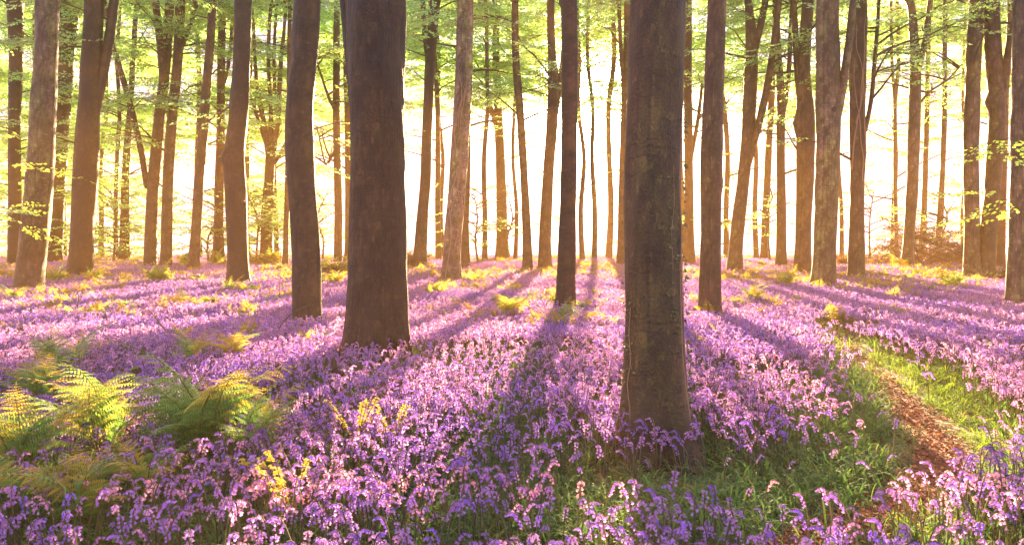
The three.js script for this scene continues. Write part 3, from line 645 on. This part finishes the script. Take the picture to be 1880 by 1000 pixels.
// ---------------------------------------------------------------- ferns
const fernMat = foliage('fern_leaf', 0.6, 0.95);
function frond(len, pairs, fine, c, droop, tip) { // along +x, arching; c at the foot, tip at the end
  const b = new Bag(), sway = R(-0.16, 0.16), pt = (t) => V(len * (0.2 * t + 0.5 * t * t), len * (1.2 * t - droop * 1.25 * t * t), sway * len * t * t);
  const pts = [0, 0.2, 0.4, 0.6, 0.8, 1].map((t) => { const p = pt(t); return [p.x, p.y, p.z]; });
  b.tube(pts, 0.005, 0.0015, 4, [0.2, 0.15, 0.05]);
  for (let i = 0; i < pairs; i++) {
    const t = 0.2 + 0.8 * Math.pow(i / pairs, 0.85), p = pt(t), tx = pt(Math.min(1, t + 0.02)).sub(p).normalize();
    const env = (1 - t) * 0.42 * smoothstep(t, 0.12, 0.36) + 0.012, mix = smoothstep(t + R(-0.2, 0.2), 0.3, 0.8);
    for (const s of [1, -1]) {
      if (rnd() < 0.04) continue;
      const L = len * env * R(0.8, 1.15), fwd = R(0.35, 0.7), sag = R(0.05, 0.5), m = fine ? Math.max(4, Math.round(L / 0.017)) : 3, g = R(0.7, 1.3);
      const cc = [0, 1, 2].map((k) => lerp(c[k], tip[k], mix) * g), at = (u) => V(p.x + tx.x * fwd * L * u, p.y + tx.y * fwd * L * u - sag * L * u * u, p.z + s * L * u * (1 - 0.12 * u));
      if (!fine) {
        const w = L * 0.15, a = b.v(p.x, p.y, p.z, cc), q = at(0.4), e = at(1), x1 = b.v(q.x + tx.x * w, q.y + tx.y * w, q.z, cc), x2 = b.v(q.x - tx.x * w, q.y - tx.y * w, q.z, cc), ee = b.v(e.x, e.y, e.z, cc);
        b.t(a, x1, ee); b.t(a, ee, x2);
        continue;
      }
      for (let k = 0; k < m; k++) { // lobes, long near the rachis and merging towards the pinna's tip
        const a = at(k / m), e = at((k + 1) / m), w = (0.17 * L * (1 - k / m) + 0.003) * R(0.75, 1.15), dx = e.x - a.x, dy = e.y - a.y, dz = e.z - a.z;
        for (const sg of [1, -1]) {
          const lobe = (f, r) => b.v(a.x + dx * f + tx.x * w * sg * r, a.y + dy * f + tx.y * w * sg * r - w * 0.3, a.z + dz * f + tx.z * w * sg * r, cc);
          const i0 = b.v(a.x, a.y, a.z, cc), i1 = b.v(a.x + dx * 0.8, a.y + dy * 0.8, a.z + dz * 0.8, cc);
          b.t(i0, i1, lobe(1.0, 1)); b.t(i0, lobe(1.0, 1), lobe(0.55, 0.8));
        }
      }
    }
  }
  return b.build();
}
reseed(71);
const FERN_GREEN = [0.13, 0.27, 0.06], FERN_LIME = [0.26, 0.4, 0.08], FERN_GOLD = [0.62, 0.45, 0.06];
const frondSet = {};
const frondFor = (c, fine, i) => (frondSet[c.join() + fine + i] ??= frond(1, fine ? 17 : 13, fine, c, R(0.38, 0.66), rnd() < 0.7 ? FERN_GOLD : FERN_LIME));
function fern(label, x, y, n, size, colours, fine, opt = {}) {
  reseed(x * 3 + y);
  const p = opt.d ? at(x, y, opt.d) : groundAt(x, y);
  p.y = ground(p.x, p.z);
  const root = thing('fern', p, label, 'fern', opt.group);
  for (let i = 0; i < n; i++) {
    const f = mesh('frond', frondFor(pick(colours), fine, Math.floor(R(0, 4))), fernMat, root), a = opt.from === undefined ? (i / n) * 6.283 + R(-0.3, 0.3) : lerp(opt.from, opt.to, i / (n - 1)) + R(-0.12, 0.12);
    f.rotation.set(R(-0.3, 0.3), a, R(-0.05, 0.45), 'YXZ');
    f.scale.setScalar(size * 1.32 * R(0.7, 1.15));
  }
}
fern('big green fern with broad arching fronds, gold at one tip', 372, 868, 13, 0.72, [FERN_GREEN, FERN_GREEN, FERN_GREEN, FERN_LIME], 1);
fern('golden fern with bent fronds between the green fern and the pale one', 190, 862, 9, 0.66, [FERN_GOLD, FERN_LIME, FERN_GREEN], 1);
fern('pale yellow fern with spread fronds at the picture edge', 45, 925, 9, 0.62, [FERN_LIME, FERN_GREEN, FERN_GOLD], 1);
fern('low green fern under the pale yellow fern', 150, 985, 10, 0.42, [FERN_GREEN, FERN_LIME], 1);
fern('dark green fern lying low above the pale yellow one', 62, 768, 7, 0.6, [FERN_GREEN], 1);
fern('shadowed green fern between dark fern and violet flowers', 120, 712, 6, 0.6, [FERN_GREEN, FERN_GREEN, FERN_GOLD], 1);
fern('green fern with one golden frond above the big fern', 348, 700, 6, 0.55, [FERN_GREEN, FERN_LIME, FERN_GOLD], 1);
fern('small golden fern with two bright tips beside the bent twig', 420, 690, 5, 0.5, [FERN_GOLD, FERN_LIME], 1);
fern('green fern spreading between the big fern and the yellow sprigs', 462, 872, 8, 0.5, [FERN_GREEN, FERN_GREEN, FERN_LIME], 1);
fern('lowest green fern at the bottom corner below the pale one', 30, 992, 8, 0.42, [FERN_GREEN, FERN_LIME], 1);
fern('small green fern under the golden fern', 270, 935, 8, 0.4, [FERN_GREEN, FERN_LIME], 1);
[['bright yellow fern clump in the sunlit flowers near the red brown beech', 940, 598, 12, 0.75, [FERN_LIME, FERN_GOLD]],
  ['green fern clump growing in the shadow of the red brown beech', 1035, 606, 9, 0.5, [FERN_GREEN]],
  ['tawny fern clump standing in the hazy lilac flowers', 292, 534, 14, 0.8, [FERN_GOLD, FERN_LIME, FERN_GREEN]],
  ['lime fern at the foot of the leaning dark beech', 170, 527, 10, 0.75, [FERN_LIME, FERN_GOLD]],
  ['lime fern between the pale cracked trunk and the leaning one', 105, 530, 10, 0.7, [FERN_LIME]],
  ['yellow fern at the foot of the burled beech', 424, 548, 8, 0.55, [FERN_LIME]],
  ['yellow fern just past the burled beech', 458, 552, 7, 0.5, [FERN_LIME]],
  ['pale fern patch under the fan limbed beech', 495, 494, 14, 1, [FERN_LIME, FERN_GOLD]],
  ['pale feathery fern under the slim leaning beech', 345, 497, 12, 0.9, [FERN_LIME, FERN_GOLD]],
  ['bright fern under the straight forked beech', 396, 494, 12, 0.9, [FERN_LIME]],
  ['brownish fern clump in the violet carpet below the burled beech', 330, 578, 8, 0.5, [FERN_GOLD, FERN_GREEN]],
  ['golden fern beside the bent twig beech, before the thickest trunk', 618, 532, 10, 0.65, [FERN_LIME, FERN_GOLD]],
  ['olive fern before the vine wrapped beech', 800, 556, 10, 0.55, [FERN_GREEN, FERN_GOLD]],
  ['yellow fern at the foot of the vine wrapped beech', 868, 532, 8, 0.6, [FERN_LIME]],
  ['orange fern to the sunny side of the green shadowed fern', 1080, 612, 7, 0.45, [FERN_GOLD]],
  ['yellow fern beyond the scarred beech', 1385, 570, 10, 0.6, [FERN_LIME, FERN_GOLD]],
  ['pale fern before the burly paired trunks', 1440, 538, 10, 0.7, [FERN_LIME]],
  ['bright fern under the leaning pale beech', 1650, 500, 9, 0.8, [FERN_LIME, FERN_GOLD]],
  ['green and gold fern in the shade near the crooked beech', 1752, 540, 9, 0.65, [FERN_GREEN, FERN_LIME]],
  ['small lime fern at the near side of the pale cracked trunk', 22, 566, 8, 0.55, [FERN_LIME]],
].forEach(([label, x, y, n, s, c]) => fern(label, x, y, n, s, c, y > 560 ? 1 : 0));

{ // small lime ferns and seedlings scattered in drifts through the carpet
  reseed(77);
  const lists = [0, 1, 2].map(() => []);
  scatter(9, 48, 10, 1.5, (p, d) => {
    const q = project(p), n = fbm(p.x * 0.35 + 3, p.z * 0.35 + 11, 98, 3);
    const k = smoothstep(n, 0.44, 0.6) * (q ? 0.35 + 0.9 * smoothstep(d, 13, 22) + 0.6 * blob(q[0], q[1], 940, 600, 120, 40) : 0.5);
    if (rnd() > k || !free(p.x, p.z, 0.1) || pathDistance(p.x, p.z)[0] < 1.3) return;
    const a0 = R(0, 6.3), w = R(0.55, 1), s = R(0.3, 0.55);
    for (let i = 0; i < 5; i++) lists[Math.floor(R(0, 3))].push([place(V(p.x, p.y, p.z), R(-0.3, 0.3), a0 + i * 1.26 + R(-0.3, 0.3), R(0, 0.5), s * R(0.75, 1.2)), [w, w * R(0.9, 1.05), w]]);
  });
  const cover = tag(new THREE.Group(), 'lime and gold fern seedlings drifting through the bluebell carpet', 'fern seedlings', null, 'stuff');
  cover.name = 'fern_cover';
  scene.add(cover);
  lists.forEach((l, i) => instanced('fronds', frondFor([FERN_LIME, FERN_GOLD, FERN_LIME][i], 0, 7 + i), fernMat, l, cover));
}

// ---------------------------------------------------------------- sprigs, twigs, stub, bushes
function sprig(label, x, y, h, n, c, group) {
  reseed(x + y * 7);
  const p = groundAt(x, y), root = thing('young_sprig', p, label, 'sprig', group), b = new Bag(), tips = [];
  for (let i = 0; i < 4; i++) {
    const a = R(0, 6.3), l = R(0.1, 0.22), q = (t) => [Math.cos(a) * l * t * t, h * t * R(0.95, 1.05), Math.sin(a) * l * t * t], pts = [0, 0.33, 0.66, 1].map(q);
    b.tube(pts, 0.004, 0.0015, 4, [0.14, 0.08, 0.03]);
    for (let k = 0; k < n / 4; k++) { const u = R(0.3, 1), s = u * 3, j = Math.min(2, Math.floor(s)), f = s - j; tips.push([lerp(pts[j][0], pts[j + 1][0], f), lerp(pts[j][1], pts[j + 1][1], f), lerp(pts[j][2], pts[j + 1][2], f), R(0, 6.3)]); }
  }
  mesh('stem', b.build(), fernMat, root);
  const L = [0, 1, 2].map(() => { const g = new Bag(), k = R(0.8, 1.2); leafInto(g, [0, 0, 0], 0, 0.032, 0.014, [c[0] * k, c[1] * k, c[2] * k], R(-0.4, 0.4)); leafInto(g, [0.008, 0.004, 0], 0.9, 0.022, 0.01, [c[0] * k, c[1] * k, c[2] * k], 0.2); leafInto(g, [0.008, 0.004, 0], -0.9, 0.022, 0.01, [c[0] * k, c[1] * k, c[2] * k], 0.2); return g.build(); });
  for (const [px, py, pz, a] of tips) { const m = mesh('leaf', pick(L), fernMat, root); m.position.set(px, py, pz); m.rotation.set(0, a, R(-0.5, 0.7)); m.scale.setScalar(R(0.5, 0.95)); }
}
const YELLOW = [0.6, 0.5, 0.05];
sprig('yellow leaved sprig glowing in the pink flowers below the rotten stub', 655, 868, 0.46, 290, YELLOW);
sprig('paler yellow sprig leaning beside the glowing one', 718, 850, 0.36, 220, YELLOW);
sprig('lowest yellow sprig rising from the bottom of the flowers', 532, 1000, 0.4, 290, YELLOW);
sprig('small yellow sprig between the low one and the big green fern', 492, 950, 0.33, 160, YELLOW);
sprig('gold sprig among green bluebell leaves below the ivy beech', 1395, 845, 0.16, 16, YELLOW);

function twig(name, label, category, d, pts, r, branches = []) {
  const w = pts.map(([x, y]) => at(x, y, d)), base = w[0].clone();
  base.y = ground(base.x, base.z);
  w[0].y = base.y - 0.04;
  const root = thing(name, base, label, category), make = (l, r0) => { const b = new Bag(); b.tube(new THREE.CatmullRomCurve3(l).getPoints(14).map((p) => [p.x - base.x, p.y - base.y, p.z - base.z]), r0, r0 * 0.35, 6, [1, 1, 1]); return b.build(); };
  mesh('stem', make(w, r), twigMat, root);
  for (const l of branches) mesh('side_twig', make(l.map(([x, y]) => at(x, y, d + 0.03)), r * 0.6), twigMat, root);
}
twig('dead_twig', 'thin dead twig arching from the flowers to the bent twig beech', 'twig', -groundAt(492, 642).z, [[492, 646], [506, 612], [528, 582], [552, 566], [592, 552]], 0.014);
twig('dead_twig', 'forked dead twig leaning in the violet carpet', 'twig', -groundAt(322, 645).z, [[322, 648], [312, 622], [298, 600], [284, 582], [272, 568]], 0.013, [[[300, 602], [288, 588], [280, 566]], [[322, 640], [290, 622], [252, 616]]]);
twig('dead_twig', 'short upright dead twig beside the pale cracked trunk', 'twig', -groundAt(136, 596).z, [[136, 598], [138, 576], [143, 556], [141, 534], [134, 528]], 0.014, [[[142, 556], [149, 545], [150, 532]]]);
twig('dead_twig', 'curved short twig at the foot of the bent twig beech', 'twig', -groundAt(594, 622).z, [[594, 624], [592, 604], [595, 588], [600, 574]], 0.016);
twig('dead_twig', 'slender bare sapling stem in front of the bent twig beech', 'twig', -groundAt(511, 572).z, [[511, 576], [512, 540], [514, 500], [515, 462]], 0.009);
{ // the rotten stub
  const p = groundAt(628, 742), d = -p.z, root = thing('rotten_stub', p.clone(), 'broken rotten stub leaning at the foot of the thickest beech', 'stump');
  const m = bark([0.13, 0.1, 0.06], 1), k = d / F;
  const g = limbGeometry([[V(p.x, p.y - 0.1, p.z), 13 * k], [at(622, 715, d), 10 * k], [at(615, 685, d), 8 * k], [at(612, 664, d), 5 * k], [at(613, 656, d), 1.5 * k]], 12, 0.03);
  mesh('trunk', local(g, p), m, root);
  const g2 = limbGeometry([[at(621, 700, d), 6 * k], [at(627, 684, d), 5 * k], [at(630, 676, d), 1.5 * k]], 8, 0.03);
  mesh('splinter', local(g2, p), m, root);
}
function bush(label, x, y, d, wide, high, n, c, leaf) {
  reseed(x + 31);
  const p = at(x, y, d);
  p.y = ground(p.x, p.z);
  const root = thing('bush', p, label, 'bush'), list = [];
  for (let i = 0; i < 9; i++) {
    const b = new Bag(), a = R(0, 6.3), l = wide * R(0.2, 0.9), h = high * R(0.6, 1);
    b.tube([[0, -0.1, 0], [Math.cos(a) * l * 0.4, h * 0.5, Math.sin(a) * l * 0.4], [Math.cos(a) * l, h, Math.sin(a) * l]], 0.02, 0.006, 5, [0.8, 0.7, 0.6]);
    mesh('stem', b.build(), twigMat, root);
  }
  for (let i = 0; i < n * 3.2; i++) {
    const a = R(0, 6.3), r = Math.sqrt(rnd()), h = rnd(), rr = wide * r * Math.sqrt(Math.max(0.05, 1 - h * h * 0.9)) * (0.75 + 0.5 * noise(a * 2, h * 4, 15)), k = R(0.6, 1.4);
    list.push([place(V(Math.cos(a) * rr, h * high * (0.7 + 0.5 * noise(a * 1.3, 3, 12)), Math.sin(a) * rr), R(-0.6, 0.6), R(0, 6.3), R(-0.5, 0.5), R(0.5, 0.95) * leaf), [c[0] * k, c[1] * k, c[2] * k]]);
  }
  instanced('crown', pick(SPRAYS), leafMat, list, root);
}
bush('dark red leaved bush under the leaning pale beech', 1690, 488, 33, 2.1, 2.0, 110, [0.3, 0.11, 0.26], 1);
bush('brown bush beside the dark red one', 1760, 492, 34, 1.0, 1.3, 60, [0.34, 0.14, 0.26], 1);
bush('low brown bramble between the two dark trunks', 612, 498, 26, 0.75, 0.55, 55, [0.3, 0.2, 0.14], 0.8);
bush('dark low bush at the foot of the slanting forked beech', 752, 490, 30, 0.7, 0.8, 60, [0.22, 0.12, 0.1], 0.8);
bush('dark bramble heap at the foot of the crooked beech', 1838, 524, 22, 0.75, 0.4, 50, [0.16, 0.1, 0.1], 0.8);
bush('rusty low bush beyond the broad ivy studded beech', 1548, 494, 33, 0.8, 0.6, 36, [0.8, 0.25, 0.3], 0.8);
bush('tawny low bush before the fan limbed beech', 470, 487, 33, 1.1, 0.6, 50, [0.6, 0.34, 0.2], 0.9);

// ivy and creepers on the trunks
const ivyMat = foliage('ivy_leaf', 0.2, 0.5);
const woodyMat = new THREE.MeshStandardMaterial({ name: 'creeper_bark', color: new THREE.Color().setRGB(0.27, 0.18, 0.115), roughness: 0.9, vertexColors: true });
function onTrunk(t, y, ang, out = 0) { // a point on that trunk's bark; ang 0 faces the camera, + is to the right
  const c = t.curve;
  let lo = 0, hi = 1;
  for (let i = 0; i < 24; i++) { const m = (lo + hi) / 2; if (c.getPoint(m).y < y) lo = m; else hi = m; }
  const p = c.getPoint(lo), r = t.radius(lo) + out + Math.max(0, 0.1 * Math.exp(-(y - t.base.y) / 0.18));
  return V(p.x + Math.sin(ang) * r, y, p.z + Math.cos(ang) * r);
}
function climber(t, y0, y1, a0, a1, r, name = 'ivy_stem', m = woodyMat, wiggle = 0.25) {
  const pts = [], n = 16, s = R(0, 50);
  for (let i = 0; i <= n; i++) { const u = i / n; pts.push(onTrunk(t, lerp(y0, y1, u), lerp(a0, a1, u) + (noise(u * 6, s, 17) - 0.5) * wiggle, r * 0.5).sub(t.base)); }
  const b = new Bag();
  b.tube(new THREE.CatmullRomCurve3(pts).getPoints(48).map((p) => [p.x, p.y, p.z]), r, r * 0.4, 6, [1, 1, 1]);
  mesh(name, b.build(), m, t.root);
}
function ivyLeaves(t, y0, y1, a0, a1, n, size) {
  const b = new Bag(), c = [1, 1, 1];
  const pts = [[0, 0], [0.3, 0.42], [0.42, 0.25], [1, 0], [0.42, -0.25], [0.3, -0.42]].map(([x, z]) => b.v(x * 0.05, -0.012 * Math.abs(z) * 3, z * 0.05, c));
  for (let k = 1; k < 5; k++) b.t(pts[0], pts[k], pts[k + 1]);
  const list = [];
  for (let i = 0; i < n; i++) {
    const u = rnd(), a = lerp(a0, a1, rnd()), p = onTrunk(t, lerp(y0, y1, u), a, 0.012).sub(t.base), k = R(0.6, 1.4);
    list.push([new THREE.Matrix4().compose(p, Q.setFromEuler(E.set(R(0.2, 1.2), a - Math.PI / 2 + R(-0.9, 0.9), R(-1.2, -0.2), 'YXZ')), V(1, 1, 1).multiplyScalar(size * R(0.5, 1.2))), [0.1 * k, 0.12 * k, 0.05 * k]]);
  }
  instanced('ivy_leaves', b.build(), ivyMat, list, t.root);
}
reseed(81);
{
  const g = ivyBeech.base.y;
  climber(ivyBeech, g, g + 0.85, 0.12, 0.3, 0.0035);
  climber(ivyBeech, g, g + 2.2, 0.95, 1.05, 0.006);
  climber(ivyBeech, g, g + 1.6, 1.25, 1.15, 0.004);
  climber(ivyBeech, g, g + 1.0, -1.1, -1.15, 0.005);
  climber(ivyBeech, g + 0.6, g + 1.9, 0.32, 0.62, 0.0025);
  ivyLeaves(ivyBeech, g + 0.7, g + 1.9, 0.25, 0.75, 55, 0.62);
  ivyLeaves(ivyBeech, g + 0.1, g + 2.3, 1.1, 1.6, 90, 0.75);
  ivyLeaves(ivyBeech, g, g + 1.2, -1.5, -0.9, 80, 0.6);
  const v = vineBeech.base.y;
  for (const [a, b, c, d, r] of [[0.3, 7, -0.6, 0.5, 0.02], [0.4, 4.2, 0.9, 0.2, 0.016], [1.2, 6.5, 0.8, -0.7, 0.016], [3.4, 6.8, -0.9, 0.6, 0.014], [3, 6.9, 0.5, -0.4, 0.014], [2.2, 5, -0.3, 0.9, 0.014], [4.2, 7, 0.9, -0.9, 0.012]]) climber(vineBeech, v + a, v + b, c, d, r, 'vine', woodyMat, 1.1);
  ivyLeaves(vineBeech, v, v + 0.5, -1.2, 1.2, 50, 1.4);
  for (const [a, b, c, d, r] of [[3.6, 8, -0.8, 0.9, 0.025], [4, 8, 0.9, -0.6, 0.02], [3.2, 7, 0.2, -0.8, 0.02], [5, 8.4, -0.2, 0.7, 0.02]]) climber(creeper, creeper.base.y + a, creeper.base.y + b, c, d, r, 'creeper', woodyMat, 0.9);
  ivyLeaves(studded, studded.base.y + 0.2, studded.base.y + 2.3, -0.5, 0.7, 190, 1.1);
}
// knots and healed branch scars in the bark
function knot(t, y, ang, w, h) {
  const p = onTrunk(t, y, ang, -0.004).sub(t.base), m = bark([0.075, 0.048, 0.032], 1);
  const ring = mesh('knot', new THREE.TorusGeometry(1, 0.3, 7, 20).scale(w, h, 0.6 * w), m, t.root);
  ring.geometry.setAttribute('color', new THREE.Float32BufferAttribute(new Float32Array(ring.geometry.attributes.position.count * 3).fill(0.85), 3));
  ring.position.copy(p);
  ring.rotation.set(0, ang, R(-0.4, 0.4));
}
{
  const b = bigBeech.base.y, a = ivyBeech.base.y;
  knot(bigBeech, b + 0.62, 0.55, 0.028, 0.04);
  knot(bigBeech, b + 0.3, 0.75, 0.035, 0.045);
  knot(bigBeech, b + 0.95, -0.5, 0.02, 0.016);
  knot(bigBeech, b + 1.9, 0.35, 0.025, 0.03);
  knot(ivyBeech, a + 1.25, -0.45, 0.014, 0.012);
  knot(ivyBeech, a + 0.75, 0.7, 0.012, 0.01);
  knot(studded, studded.base.y + 4.9, 0.1, 0.06, 0.05);
}
renderer.render(scene, camera);
